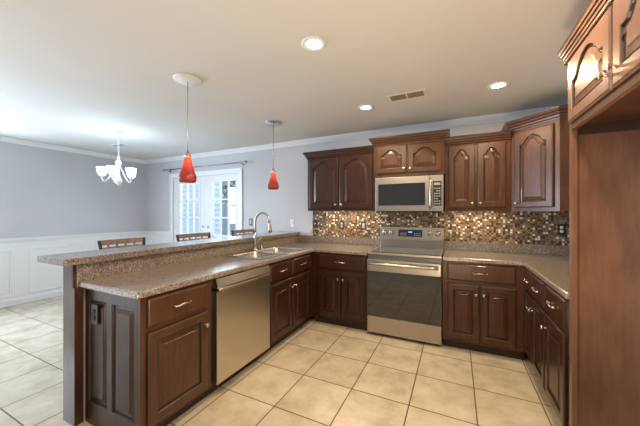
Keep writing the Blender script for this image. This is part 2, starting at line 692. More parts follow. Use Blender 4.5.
TOP = 0.872     # top of the base cabinets
DZ0, DZ1 = 0.120, 0.660        # base doors
RZ0, RZ1 = 0.692, 0.856        # drawer fronts


def base_carcass(parent, W, D, mat, x0=0.001, kick=0.06, hollow=False):
    mb = MB()
    if hollow:
        mb.box(x0, x0 + 0.018, 0.0195, D, 0.09, TOP); mb.box(W - 0.019, W - 0.001, 0.0195, D, 0.09, TOP)
        mb.box(x0 + 0.018, W - 0.019, 0.0195, D, 0.09, 0.108); mb.box(x0 + 0.018, W - 0.019, D - 0.012, D, 0.108, 0.70)
    else:
        mb.box(x0, W - 0.001, 0.0195, D, 0.09, TOP)
    mb.build('carcass', mat, parent)
    MB().box(x0, W - 0.001, kick, D, 0.0, 0.0895).build('toe_kick', KICK, parent)


# ------------------------------------------------------------------ room shell
XL, XR, YB, YF, H = -5.85, 1.13, 3.69, -4.6, 2.44
T = 0.12
structure('floor', MB().box(XL - T, XR + T, YF - T, YB + T, -0.1, 0.0), TILE, 'cream ceramic tile floor with brown grout', 'floor')
structure('ceiling', MB().box(XL - T, XR + T, YF - T, YB + T, H, H + 0.1), CEIL, 'plain white painted ceiling', 'ceiling')
# left wall with an added window, unseen left of the frame, for fill
w = MB()
w.box(XL - T, XL, YF, -0.55, 0, H); w.box(XL - T, XL, 1.35, YB + T, 0, H)
w.box(XL - T, XL, -0.55, 1.35, 0, 1.0); w.box(XL - T, XL, -0.55, 1.35, 2.15, H)
structure('wall_left', w, WALL_GREY, 'grey dining room wall above white wainscot', 'wall')
DX0, DX1, DH = -4.985, -3.315, 2.035
w = MB()
w.box(XL, DX0, YB, YB + T, 0, H); w.box(DX1, XR + T, YB, YB + T, 0, H); w.box(DX0, DX1, YB, YB + T, DH, H)
structure('wall_back', w, WALL_GREY, 'grey wall behind stove and french doors', 'wall')
structure('wall_right', MB().box(XR, XR + T, YF, YB, 0, H), WALL_GREY, 'grey wall on the right', 'wall')
w = MB()
w.box(XL - T, XR + T, YF - T, YF, 0, H)
structure('wall_front', w, WALL_GREY, 'grey wall behind the camera', 'wall')


def simple_window(name, fn, label):
    root = fn('frame')
    root.name = name
    root['kind'] = 'structure'; root['label'] = label; root['category'] = 'window'


def added_win_left(_):
    mb = MB()
    for y0, y1 in ((-0.55, -0.50), (1.30, 1.35), (0.375, 0.425)):
        mb.box(XL - 0.09, XL - 0.04, y0, y1, 1.0, 2.15)
    for z0, z1 in ((1.0, 1.05), (2.10, 2.15), (1.55, 1.59)):
        mb.box(XL - 0.09, XL - 0.04, -0.50, 1.30, z0, z1)
    return mb.build('added_window', WHITE)


simple_window('added_window', added_win_left, 'added side window of the dining room, out of view')

# crown moulding round the room
CR = [(0.0, H - 0.064), (0.010, H - 0.064), (0.013, H - 0.054), (0.030, H - 0.040), (0.050, H - 0.020), (0.060, H - 0.012), (0.072, H - 0.010), (0.072, H - 0.0005), (0.0, H - 0.0005)]
structure('trim_1', sweep([(XL + .0005, YF), (XL + .0005, YB - .0005), (XR - .0005, YB - .0005), (XR - .0005, YF)], CR), WHITE, 'white crown moulding along the ceiling', 'trim')
# wainscot: white panelled lower wall, chair rail, panel mouldings, baseboard
WS = [(0.0, 0.0), (0.006, 0.0), (0.006, 0.94), (0.0, 0.94)]
structure('trim_2', sweep([(XL + .0003, 0.2), (XL + .0003, YB - .0003), (DX0 - 0.075, YB - .0003)], WS), WHITE, 'white wainscot panelling on the dining room wall', 'trim')
RAIL = [(0.0, 0.925), (0.010, 0.925), (0.014, 0.94), (0.022, 0.950), (0.024, 0.972), (0.030, 0.978), (0.030, 0.988), (0.0, 0.988)]
structure('trim_3', sweep([(XL + .007, 0.2), (XL + .007, YB - .007), (DX0 - 0.075, YB - .007)], RAIL), WHITE, 'white chair rail on the dining room wall', 'trim')
structure('trim_4', sweep([(DX1 + 0.075, YB - .0005), (-2.31, YB - .0005)], RAIL), WHITE, 'white chair rail right of the french doors', 'trim')
structure('trim_5', sweep([(DX1 + 0.075, YB - .0003), (-2.31, YB - .0003)], [(0, 0), (.0004, 0), (.0004, .925), (0, .925)]), WHITE, 'white wainscot right of the french doors', 'trim')
BB = [(0.0, 0.0), (0.014, 0.0), (0.014, 0.075), (0.008, 0.092), (0.0, 0.092)]
structure('baseboard_left', sweep([(XL + .007, 0.2), (XL + .007, YB - .007), (DX0 - 0.075, YB - .007)], BB), WHITE, 'white baseboard of the dining room wall', 'baseboard')
PM = [(0.0, 0.0), (0.0, 0.010), (0.008, 0.013), (0.016, 0.008), (0.026, 0.010), (0.028, 0.0)]


def panel_moulding(mb, p0, ux, x0, x1, z0, z1, nrm):
    """a picture-frame moulding on a wall"""
    p0, ux, nrm = Vector(p0), Vector(ux), Vector(nrm)
    lps = []
    for (cx, cz, sx, sz) in ((x0, z0, 1, 1), (x1, z0, -1, 1), (x1, z1, -1, -1), (x0, z1, 1, -1), (x0, z0, 1, 1)):
        lps.append([p0 + ux * (cx + sx * a) + Vector((0, 0, cz + sz * a)) + nrm * h for a, h in PM])
    mb.loops(lps, 0)


mb = MB()
for y0, y1 in ((0.36, 1.0), (1.07, 1.725), (1.90, 2.60), (2.78, 3.48)):
    panel_moulding(mb, (XL + .0065, 0, 0), (0, 1, 0), y0, y1, 0.135, 0.815, (1, 0, 0))
panel_moulding(mb, (0, YB - .0065, 0), (1, 0, 0), XL + 0.16, DX0 - 0.2, 0.135, 0.815, (0, -1, 0))
structure('trim_6', mb, WHITE, 'white rectangular panel mouldings on the wainscot', 'trim')

# French doors with casing
cas = MB()
cas.box(DX0 - 0.07, DX0, YB - 0.018, YB - 0.0005, 0, DH + 0.075, ch=0.003)
cas.box(DX1, DX1 + 0.07, YB - 0.018, YB - 0.0005, 0, DH + 0.075, ch=0.003)
cas.box(DX0, DX1, YB - 0.018, YB - 0.0005, DH, DH + 0.075, ch=0.003)
cas.box(DX0 - 0.075, DX0 - 0.055, YB - 0.026, YB - 0.018, 0, DH + 0.082)
cas.box(DX1 + 0.055, DX1 + 0.075, YB - 0.026, YB - 0.018, 0, DH + 0.082)
cas.box(DX0 - 0.055, DX1 + 0.055, YB - 0.026, YB - 0.018, DH + 0.062, DH + 0.082)
cas.box(DX0, DX0 + 0.004, YB, YB + T, 0, DH); cas.box(DX1 - 0.004, DX1, YB, YB + T, 0, DH); cas.box(DX0 + .004, DX1 - .004, YB, YB + T, DH - 0.004, DH)
structure('trim_7', cas, WHITE, 'white casing round the french doors', 'trim')


def french_door(name, x0, x1, g0, g1, label, handle_x):
    y0, y1 = YB + 0.012, YB + 0.052
    gz0, gz1 = 0.30, 1.915
    mb = MB()
    mb.box(x0, g0, y0, y1, 0.012, DH - 0.008); mb.box(g1, x1, y0, y1, 0.012, DH - 0.008)
    mb.box(g0, g1, y0, y1, 0.012, gz0); mb.box(g0, g1, y0, y1, gz1, DH - 0.008)
    o = structure(name, mb, DOORWHITE, label, 'door')
    f = MB()
    for a, b in ((g0 - 0.022, g0 + 0.006), (g1 - 0.006, g1 + 0.022)):
        f.box(a, b, y0 - 0.008, y0 - 0.0002, gz0 - 0.022, gz1 + 0.022)
    for a, b in ((gz0 - 0.022, gz0 + 0.006), (gz1 - 0.006, gz1 + 0.022)):
        f.box(g0 + 0.006, g1 - 0.006, y0 - 0.008, y0 - 0.0002, a, b)
    f.build('glass_trim', DOORWHITE, o)
    m = MB()
    for k in (1, 2):
        x = g0 + (g1 - g0) * k / 3
        m.box(x - 0.011, x + 0.011, y0 + 0.004, y1 - 0.004, gz0, gz1)
    for k in range(1, 5):
        z = gz0 + (gz1 - gz0) * k / 5
        m.box(g0, g1, y0 + 0.0045, y1 - 0.0045, z - 0.011, z + 0.011)
    m.build('muntin_grid', DOORWHITE, o)
    MB().box(g0, g1, y0 + 0.018, y0 + 0.022, gz0, gz1).build('pane', WGLASS, o)
    hd = MB()
    hd.lathe([(0.026, 0), (0.026, 0.006), (0.010, 0.01), (0.010, 0.035)], axis='-y', origin=(handle_x, y0, 0.95))
    hd.tube([(handle_x, y0 - 0.035, 0.95), (handle_x + 0.1, y0 - 0.038, 0.95)], 0.009)
    hd.lathe([(0.022, 0), (0.022, 0.008), (0.012, 0.012)], axis='-y', origin=(handle_x, y0, 1.10))
    hd.build('handle', CHROME, o)


french_door('door_1', -4.978, -4.125, -4.80, -4.28, 'left white french door with glass panes', -4.19)
french_door('door_2', -4.121, -3.322, -3.95, -3.40, 'right white french door with glass panes', -4.06)

# outside the French doors
structure('patio', MB().box(-12, 2, YB + T + 0.02, 16, -0.15, -0.05), CONCRETE, 'grey patio outside the french doors', 'ground')
sd = MB()
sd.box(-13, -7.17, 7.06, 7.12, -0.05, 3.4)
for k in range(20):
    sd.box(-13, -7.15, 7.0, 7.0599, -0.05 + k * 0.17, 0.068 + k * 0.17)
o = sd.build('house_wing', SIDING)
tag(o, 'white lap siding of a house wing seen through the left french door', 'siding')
fm = MB()
for k in range(22):
    fm.box(-10.4 + k * 0.15, -10.27 + k * 0.15, 9.0, 9.03, -0.05, 1.75)
fm.box(-10.4, -7.1, 9.03, 9.07, 0.3, 0.38); fm.box(-10.4, -7.1, 9.03, 9.07, 1.4, 1.48)
o = fm.build('board_fence', plain('weathered_fence', (0.42, 0.44, 0.49), 0.8))
tag(o, 'grey board fence seen through the right french door', 'fence')
th = thing('evergreen_tree', 'grey green tree beyond the fence through the right french door', 'tree', (-11.0, 12.0, -0.05))
fol = MB()
for k in range(1800):
    a = random.random() * 2 * PI; zz = 0.5 + 4.2 * random.random(); rr = (1.0 - zz / 6.5) * 2.3 * math.sqrt(random.random())
    c = Vector((rr * math.cos(a), rr * math.sin(a), zz)); s = 0.2
    d1 = Vector((random.uniform(-1, 1), random.uniform(-1, 1), random.uniform(-1, 1))).normalized() * s
    d2 = Vector((random.uniform(-1, 1), random.uniform(-1, 1), random.uniform(-1, 1))).normalized() * s * 0.6
    fol.quad(tuple(c - d1), tuple(c + d2), tuple(c + d1), tuple(c - d2))
fol.build('foliage', HEDGE, th)
MB().tube([(0, 0, 0), (0, 0, 2.5), (0.05, 0, 4.2)], [0.13, 0.09, 0.03]).build('trunk', KICK, th)

# curtain rod
rod = thing('curtain_rod', 'thin grey curtain rod with finials above the french doors', 'curtain rod', (-4.145, YB - 0.075, 2.192))
MB().tube([(-0.98, 0, 0), (0.98, 0, 0)], 0.010).build('rod', CHROME, rod)
for s in (-1, 1):
    MB().lathe([(0.010, 0), (0.016, 0.006), (0.009, 0.014), (0.026, 0.035), (0.030, 0.052), (0.022, 0.068), (0.006, 0.080), (0.001, 0.092)], axis='x', seg=14).build('finial', CHROME, rod, loc=(0.98 * s, 0, 0), rotz=0 if s > 0 else PI)
    b = MB(); b.box(0.92 * s - 0.012, 0.92 * s + 0.012, 0.068, 0.0745, -0.05, 0.03); b.tube([(0.92 * s, 0.068, -0.02), (0.92 * s, 0.03, -0.022), (0.92 * s, 0, -0.012)], 0.006)
    b.build('bracket', CHROME, rod)

# ------------------------------------------------------------------ peninsula half wall, bar top, end post
structure('wall_peninsula', MB().box(-2.30, -2.188, 0.965, YB - .001, 0, 1.026), WALL_GREY, 'half wall carrying the raised bar', 'wall')
post = MB()
px = [(-2.308, 0), (-2.166, 0), (-2.166, 0.873), (-2.1885, 0.873), (-2.1885, 1.026), (-2.308, 1.026)]
post.loops([[(x, y, z) for x, z in px] for y in (0.915, 0.963)], 0, cap='both')
o = post.build('end_post', WOODM)
tag(o, 'tall dark wood post closing the end of the bar wall', 'post')
bar = thing('bar_counter', 'long raised speckled laminate bar top along the peninsula', 'bar top', (0, 0, 0))
slab([-2.472, -2.128], [0.845, YB - 0.002], lambda i, j: True, 1.0275, 1.067).build('top', LAM, bar, bevel=0.007)
cpro = [(-2.3095, 1.0265), (-2.40, 1.0265), (-2.40, 1.005), (-2.375, 0.99), (-2.35, 0.965), (-2.33, 0.93), (-2.315, 0.89), (-2.3095, 0.87)]
cb = MB().loops([[(x, y, z) for x, z in cpro] for y in (0.935, 0.975)], 0, cap='both')
cb.build('corbel', WHITE, bar)

# ------------------------------------------------------------------ worktops
CT0, CT1 = 0.874, 0.914
wt = thing('peninsula_worktop', 'speckled brown laminate worktop of peninsula and left corner up to the stove', 'worktop', (0, 0, 0), group='laminate worktops')
SX0, SX1, SY0, SY1 = -2.085, -1.665, 2.15, 2.94
xs = [-2.1645, SX0, SX1, -1.567, -0.899]
ys = [0.937, SY0, SY1, 3.045, YB - 0.002]
slab(xs, ys, lambda i, j: (i < 3 and not (i == 1 and j == 1)) or (i == 3 and j == 3), CT0, CT1).build('top', LAM, wt, bevel=0.009, weld=True, bevel_seg=3)
MB().box(-2.187, -2.166, 0.93, YB - 0.002, CT0, 1.0265, ch=0.002).build('splash', LAM, wt)
MB().box(-2.1635, -0.899, YB - 0.024, YB - 0.002, CT1 + .0005, 1.016, ch=0.003).build('splash', LAM, wt)
wt2 = thing('corner_worktop', 'speckled brown laminate worktop right of the stove turning along right wall', 'worktop', (0, 0, 0), group='laminate worktops')
CE = 1.975
slab([-0.121, 0.5385, XR - 0.002], [CE, 3.045, YB - 0.002], lambda i, j: not (i == 0 and j == 0), CT0, CT1).build('top', LAM, wt2, bevel=0.009, weld=True, bevel_seg=3)
MB().box(-0.121, XR - 0.0245, YB - 0.024, YB - 0.002, CT1 + .0005, 1.016, ch=0.003).build('splash', LAM, wt2)
MB().box(XR - 0.024, XR - 0.002, CE, YB - 0.0025, CT1 + .0005, 1.016, ch=0.003).build('splash', LAM, wt2)

# mosaic backsplash
bs = MB(); bs.box(-1.907, XR - 0.0085, YB - 0.008, YB - 0.0005, 1.0165, 1.40)
o = bs.build('mosaic_backsplash', MOSAIC)
tag(o, 'brown and gold mosaic tile backsplash behind the stove', 'backsplash')

# ------------------------------------------------------------------ base cabinets
# peninsula cabinet (drawer over door) with panelled end
PX = -1.592
c1 = thing('base_cabinet', 'brown base cabinet with one drawer and door at the near end of peninsula', 'cabinet', (PX, 0.972, 0), PI / 2, 'base cabinets')
W, D = 0.503, 0.572
base_carcass(c1, W, D, WOOD, x0=0.0195)
frame_part(c1, W, 0.09, TOP, [(0.09, 0.125), (0.655, 0.705), (0.845, TOP)], [(0, 0.050), (W - 0.045, W)], WOODM)
drawer_part(c1, 0.036, RZ0, 0.428, RZ1 - RZ0, WOODM)
door_part(c1, 0.036, DZ0, 0.428, DZ1 - DZ0, WOODM, knob='rt')
ep = MB()
EH0, EH1 = 0.0, TOP
pw = D - 0.0215
panels = [(0.038, 0.245), (0.295, 0.518)]
pz0, pz1 = 0.145, 0.800
ep.box(0, panels[0][0], -0.019, 0, EH0, EH1)
ep.box(panels[0][1], panels[1][0], -0.019, 0, EH0, EH1)
ep.box(panels[1][1], pw, -0.019, 0, EH0, EH1)
for a, b in panels:
    ep.box(a, b, -0.019, 0, EH0, pz0); ep.box(a, b, -0.019, 0, pz1, EH1)
    add_raised(ep, [(a, pz0), (b, pz0), (b, pz1), (a, pz1)], -0.019)
ep.build('end_panel', [WOOD, GLAZE], c1, loc=(0.019, D - 0.001, 0), rotz=-PI / 2)
# shift carcass side so the end panel is not buried: the panel sits proud of the carcass by 0 mm
# sink base
c2 = thing('base_cabinet', 'brown base cabinet with two short drawers and doors under the sink', 'cabinet', (PX, 2.162, 0), PI / 2, 'base cabinets')
W = 0.905
base_carcass(c2, W, D, WOOD, hollow=True)
frame_part(c2, W, 0.09, TOP, [(0.09, 0.125), (0.655, 0.705), (0.845, TOP)], [(0, 0.03), (0.385, 0.43), (W - 0.055, W)], WOOD)
for x, k in ((0.016, 'rt'), (0.421, 'lt')):
    drawer_part(c2, x, RZ0, 0.392, RZ1 - RZ0, WOOD)
    door_part(c2, x, DZ0, 0.392, DZ1 - DZ0, WOOD, knob=k)
# left back base
BYF = 3.07
c3 = thing('base_cabinet', 'dark brown base cabinet with one wide drawer left of the stove', 'cabinet', (-1.590, BYF, 0), 0, 'base cabinets')
W, DB = 0.690, 0.596
base_carcass(c3, W, DB, WOOD)
frame_part(c3, W, 0.09, TOP, [(0.09, 0.125), (0.655, 0.705), (0.845, TOP)], [(0, 0.10), (0.35, 0.39), (W - 0.04, W)], WOOD)
drawer_part(c3, 0.088, RZ0, 0.574, RZ1 - RZ0, WOOD)
door_part(c3, 0.088, DZ0, 0.283, DZ1 - DZ0, WOOD, knob='rt')
door_part(c3, 0.379, DZ0, 0.283, DZ1 - DZ0, WOOD, knob='lt')
# right back base
c4 = thing('base_cabinet', 'brown base cabinet with one wide drawer right of the stove', 'cabinet', (-0.122, BYF, 0), 0, 'base cabinets')
W = 0.686
base_carcass(c4, W, DB, WOODM)
frame_part(c4, W, 0.09, TOP, [(0.09, 0.125), (0.655, 0.705), (0.845, TOP)], [(0, 0.055), (0.305, 0.345), (W - 0.09, W)], WOODM)
drawer_part(c4, 0.042, RZ0, 0.568, RZ1 - RZ0, WOODM)
door_part(c4, 0.042, DZ0, 0.280, DZ1 - DZ0, WOODM, knob='rt')
door_part(c4, 0.330, DZ0, 0.280, DZ1 - DZ0, WOODM, knob='lt')
# right wall run
RX = 0.565
c5 = thing('base_cabinet', 'dark brown base cabinet on the right wall with two drawers and two doors', 'cabinet', (RX, 3.068, 0), -PI / 2, 'base cabinets')
W, DR = 0.652, 0.555
base_carcass(c5, W, DR, WOOD)
frame_part(c5, W, 0.09, TOP, [(0.09, 0.125), (0.655, 0.705), (0.845, TOP)], [(0, 0.03), (0.285, 0.315), (W - 0.025, W)], WOOD)
for x, w_, k in ((0.012, 0.278, 'rt'), (0.300, 0.338, 'lt')):
    drawer_part(c5, x, RZ0, w_, RZ1 - RZ0, WOOD)
    door_part(c5, x, DZ0, w_, DZ1 - DZ0, WOOD, knob=k)
c6 = thing('base_cabinet', 'dark brown base cabinet with drawer and door next to the tall panel', 'cabinet', (RX, 2.414, 0), -PI / 2, 'base cabinets')
W = 0.414
base_carcass(c6, W, DR, WOOD)
frame_part(c6, W, 0.09, TOP, [(0.09, 0.125), (0.655, 0.705), (0.845, TOP)], [(0, 0.03), (W - 0.04, W)], WOOD)
drawer_part(c6, 0.014, RZ0, 0.372, RZ1 - RZ0, WOOD)
door_part(c6, 0.014, DZ0, 0.372, DZ1 - DZ0, WOOD, knob='lt')

# ------------------------------------------------------------------ wall cabinets
CROWN = [(0.0, -0.012), (0.006, -0.012), (0.008, 0.004), (0.016, 0.010), (0.020, 0.026), (0.030, 0.034), (0.036, 0.050), (0.046, 0.056), (0.052, 0.070), (0.056, 0.074), (0.058, 0.088), (0.0, 0.088)]


CROWN_PM = [0, 0, 1, 0, 1, 0, 1, 0, 0, 1, 0, 0]


def crown_part(parent, path, z, mat, so=0.9, sz=1.0):
    o = sweep(path, [(a * so, z + b * sz) for a, b in CROWN], pm=CROWN_PM).build('crown', [mat, GLAZE], parent)
    return o


def rope(parent, path, z, out, mat, r=0.0045):
    mb = MB()
    pts = [Vector(p) for p in path]
    for a, b in zip(pts[:-1], pts[1:]):
        L = (b - a).length
        d = (b - a).normalized(); nr = Vector((d.y, -d.x))
        n = max(2, int(L / 0.010))
        for k in range(n):
            c = a + d * ((k + 0.5) * L / n) + nr * out
            e = d * 0.0042
            mb.tube([(c.x - e.x, c.y - e.y, z - 0.004), (c.x, c.y, z), (c.x + e.x, c.y + e.y, z + 0.004)], [r * 0.6, r, r * 0.6], seg=6)
    return mb.build('rope_trim', mat, parent)


def upper_cab(label, x0, x1, yf, z0, z1, mat, doors, arch, crown_z, cyl=0.0, left_ret=True, right_ret=True, kz='b'):
    W_ = x1 - x0
    t = thing('wall_cabinet', label, 'cabinet', (x0, yf, 0), 0, 'wall cabinets')
    D_ = YB - 0.002 - yf
    MB().box(0.001, W_ - 0.001, 0.0195, D_ - 0.008, z0 + 0.022, z1 + 0.05).build('carcass', mat, t)
    n = len(doors)
    st = [(0, doors[0][0] + 0.012)] + [((doors[i][1] - 0.012), doors[i + 1][0] + 0.012) for i in range(n - 1)] + [(doors[-1][1] - 0.012, W_)]
    frame_part(t, W_, z0, z1 + 0.05, [(z0, z0 + 0.05), (z1 - 0.05, z1 + 0.05)], st, mat)
    for i, (a, b) in enumerate(doors):
        k = ('r' if i == 0 else 'l') + kz
        door_part(t, a, z0 + 0.035, b - a, z1 - z0 - 0.050, mat, arch=arch, knob=k, rail_top=0.045)
    p = []
    if left_ret: p.append((0, D_ - 0.010))
    p += [(0, -0.0003), (W_, -0.0003)]
    if right_ret: p.append((W_, D_ - 0.010))
    crown_part(t, p, crown_z, mat)
    return t


upper_cab('dark cherry wall cabinet with two arched doors left of microwave', -1.822, -0.889, 3.372, 1.380, 2.090, WOOD,
          [(0.030, 0.452), (0.470, 0.902)], 0.075, 2.082, right_ret=False)
upper_cab('short cherry wall cabinet with two small arched doors above microwave', -0.886, -0.112, 3.312, 1.775, 2.145, WOODM,
          [(0.028, 0.380), (0.394, 0.746)], 0.060, 2.150)
upper_cab('cherry wall cabinet with two arched doors right of microwave', -0.109, 0.493, 3.372, 1.372, 2.090, WOODM,
          [(0.030, 0.290), (0.308, 0.562)], 0.070, 2.082, left_ret=False, right_ret=False)

# corner wall cabinet set at 45 degrees
cc = thing('corner_wall_cabinet', 'cherry corner wall cabinet with single arched door set at an angle', 'cabinet', (0.497, 3.372, 0), -PI / 4, 'wall cabinets')
q = math.sqrt(0.5)
tl = lambda X, Y: ((X - 0.497) * q - (Y - 3.372) * q, (X - 0.497) * q + (Y - 3.372) * q)
FWc = tl(0.801, 3.068)[0]
zc0, zc1 = 1.366, 2.15
ins = 0.0195
pl = [tl(0.497 + ins * q * 1.42, 3.3725), tl(0.801, 3.068 + ins * q * 1.42), tl(XR - 0.002, 3.068 + ins * q * 1.42), tl(XR - 0.002, YB - 0.010), tl(0.497 + ins * q * 1.42, YB - 0.010)]
MB().loops([[(x, y, z) for x, y in pl] for z in (zc0, zc1 + 0.05)], 0, cap='both').build('carcass', WOODM, cc)
frame_part(cc, FWc, zc0, zc1 + 0.05, [(zc0, zc0 + 0.05), (zc1 - 0.05, zc1 + 0.05)], [(0, 0.055), (FWc - 0.055, FWc)], WOODM)
sp = MB()
a0, a1 = tl(0.8025, 3.068), tl(XR - 0.002, 3.068)
b0, b1 = tl(0.8025, 3.0815), tl(XR - 0.002, 3.0815)
sp.loops([[(p[0], p[1], z) for p in (a0, a1, b1, b0)] for z in (zc0, zc1 + 0.05)], 0, cap='both')
sp.build('side_panel', WOODM, cc)
door_part(cc, 0.042, zc0 + 0.035, FWc - 0.084, zc1 - zc0 - 0.05, WOODM, arch=0.075, knob='lb', rail_top=0.05)
crown_part(cc, [tl(0.496, YB - 0.012), tl(0.496, 3.372), tl(0.801, 3.067), tl(XR - 0.003, 3.067)], 2.172, WOODM)

# ------------------------------------------------------------------ refrigerator surround (tall panels, cabinet on top)
FX, FY = 0.550, 1.953
fr = thing('refrigerator_surround', 'tall reddish wood refrigerator surround with empty bay and cabinet over it', 'cabinet', (FX, FY, 0), -PI / 2)
# local x -> -Y world, local y -> +X world
WF, DF = 1.02, XR - 0.002 - FX
FZ0, FZ1 = 1.790, 2.150
MB().box(0.0, 0.040, 0.0, 0.022, 0.0, FZ0).build('stile', WOODL, fr)
MB().box(0.0, 0.022, 0.0225, DF, 0.0, FZ0 + 0.0175).build('side_panel', WOODL, fr)
MB().box(WF - 0.040, WF, 0.0, 0.022, 0.0, FZ0).build('stile', WOODL, fr)
MB().box(WF - 0.022, WF, 0.0225, DF, 0.0, FZ0 + 0.0175).build('side_panel', WOODL, fr)
MB().box(0.0225, 0.036, 0.0225, DF, FZ0 - 0.030, FZ0 + 0.0175).build('shade_strip', KICK, fr)  # dark strip painting the shade gap between panel and cabinet underside
MB().box(0.001, WF - 0.001, 0.0225, DF, FZ0 + 0.018, FZ1 + 0.05).build('carcass', WOODM, fr)
frame_part(fr, WF, FZ0 + .0005, FZ1 + 0.05, [(FZ0 + .0005, FZ0 + 0.04), (FZ1 - 0.02, FZ1 + 0.05)], [(0, 0.05), (0.487, 0.533), (WF - 0.05, WF)], WOODL, t=0.022)
door_part(fr, 0.042, FZ0 + 0.030, 0.458, FZ1 - FZ0 - 0.032, WOODL, arch=0.085, knob='rm', rail_top=0.038, st=0.058)
door_part(fr, 0.512, FZ0 + 0.030, 0.458, FZ1 - FZ0 - 0.032, WOODL, arch=0.085, knob='lm', rail_top=0.038, st=0.058)
crown_part(fr, [(-0.012, DF - 0.002), (-0.012, -0.012), (WF, -0.012)], 2.176, WOODL, 0.52, 0.72)
rope(fr, [(-0.012, DF - 0.02), (-0.012, -0.014), (WF, -0.014)], 2.1600, 0.004, WOODL, r=0.0065)

# ------------------------------------------------------------------ dishwasher
dw = thing('dishwasher', 'stainless steel dishwasher with pocket handle under the peninsula worktop', 'dishwasher', (PX, 1.507, 0), PI / 2)
WD = 0.649
MB().box(-0.030, WD - 0.001, 0.02, 0.565, 0.075, 0.868).build('tub', BLACKPLASTIC, dw)
MB().box(-0.030, WD - 0.001, 0.06, 0.56, 0.0, 0.0745).build('toe_kick', KICK, dw)
MB().box(0.0, WD - 0.004, -0.028, 0.019, 0.095, 0.772, ch=0.004).build('door', STEEL, dw)
pr = [(-0.036, 0.806), (-0.018, 0.866), (0.019, 0.866), (0.019, 0.800), (-0.010, 0.800), (-0.030, 0.796)]
MB().loops([[(x, y, z) for y, z in pr] for x in (0.0, WD - 0.004)], 0, cap='both').build('control_panel', STEELH, dw)
hp = []
for k in range(17):
    x = 0.012 + (WD - 0.028) * k / 16
    e = min(k, 16 - k) / 3.0
    dz = -0.026 * max(0, 1 - e) ** 0.0 * (1 if False else 0)
    hp.append((x, -0.030, 0.786 - 0.006 * math.sin(PI * k / 16)))
MB().tube(hp, [0.0105] * 17, seg=10).build('handle', STEELH, dw)

# ------------------------------------------------------------------ stove
RXW = 0.762
st = thing('electric_range', 'stainless steel electric range with black glass oven door and smooth cooktop', 'stove', (-0.892, 3.03, 0))
MB().box(0.002, RXW - 0.002, 0.045, 0.640, 0.03, 0.895).build('body', plain('stove_side_grey', (0.20, 0.20, 0.20), 0.4, 0.6), st)
for x in (0.05, RXW - 0.05):
    for y in (0.09, 0.58):
        MB().lathe([(0.018, 0), (0.018, 0.0295)], seg=12).build('foot', BLACKPLASTIC, st, loc=(x, y, 0))
dd = MB().box(0.002, RXW - 0.002, 0.006, 0.044, 0.036, 0.218, ch=0.006)
dd.build('storage_drawer', STEELH, st)
od = MB().box(0.002, RXW - 0.002, 0.0, 0.044, 0.226, 0.838, ch=0.006).build('oven_door', STEELH, st)
MB().box(0.006, RXW - 0.006, -0.004, -0.0002, 0.230, 0.715, ch=0.0015).build('window', BLACKGLASS, od)
hb = MB()
hb.tube([(0.030, -0.050, 0.800), (0.10, -0.053, 0.800), (RXW / 2, -0.055, 0.800), (RXW - 0.10, -0.053, 0.800), (RXW - 0.030, -0.050, 0.800)], 0.014, seg=14)
for x in (0.05, RXW - 0.05):
    hb.tube([(x, 0.0, 0.796), (x, -0.050, 0.800)], [0.013, 0.011], seg=10)
hb.build('handle', STEELH, od)
MB().box(0.0, RXW, 0.004, 0.600, 0.8955, 0.917, ch=0.004).build('cooktop_rim', STEELH, st)
ct = MB().box(0.020, RXW - 0.020, 0.040, 0.575, 0.9172, 0.921).build('cooktop_glass', BLACKGLASS, st)
for x, y, r in ((0.21, 0.18, 0.105), (0.55, 0.18, 0.085), (0.21, 0.43, 0.075), (0.55, 0.43, 0.105)):
    lp = lambda rr, z: [(x + rr * math.cos(2 * PI * k / 40), y + rr * math.sin(2 * PI * k / 40), z) for k in range(40)]
    MB().loops([lp(r, 0.92105), lp(r, 0.9214), lp(r - 0.004, 0.9214), lp(r - 0.004, 0.92105)], 0).build('burner_ring', plain('burner_grey', (0.10, 0.10, 0.10), 0.3), ct)
MB().box(0.004, RXW - 0.004, 0.600, 0.640, 0.8955, 1.165, ch=0.005).build('rear_guard', STEELH, st)
cp = MB()
pr = [(0.5995, 1.010), (0.570, 1.016), (0.578, 1.172), (0.5995, 1.172)]
cp.loops([[(x, y, z) for y, z in pr] for x in (0.004, RXW - 0.004)], 0, cap='both')
cpo = cp.build('control_panel', STEELH, st)
MB().box(0.238, 0.522, 0.5675, 0.5705, 1.058, 1.146).build('display', BLACKGLASS, cpo)
dg = MB()
for x in (0.362, 0.386):
    dg.box(x, x + 0.018, 0.5665, 0.5673, 1.108, 1.124)
dg.build('clock_digits', BLUELED, cpo)
def button(name, x0, x1, y0, y1, z0, z1, parent, first={}):
    k = (name, round(x1 - x0, 4))
    if k not in first:
        first[k] = MB().box(0, x1 - x0, y0, y1, 0, z1 - z0).build('button', GREYPLASTIC, parent)
        o = first[k]
    else:
        o = first[k].copy(); COL.objects.link(o)
    o.location = (x0, 0, z0)


for i in range(4):
    for j in range(2):
        for xo in (0.262, 0.428):
            button('range', xo + i * 0.02, xo + 0.012 + i * 0.02, 0.5668, 0.5674, 1.075 + j * 0.02, 1.083 + j * 0.02, cpo)
for x in (0.066, 0.152, 0.610, 0.696):
    k = MB().lathe([(0.033, 0), (0.033, 0.004), (0.029, 0.008), (0.027, 0.026), (0.022, 0.030), (0.001, 0.031)], seg=24, axis='-y')
    k.box(-0.005, 0.005, -0.036, -0.029, -0.026, 0.026, ch=0.002)
    k.build('knob', NICKEL, cpo, loc=(x, 0.571, 1.105))

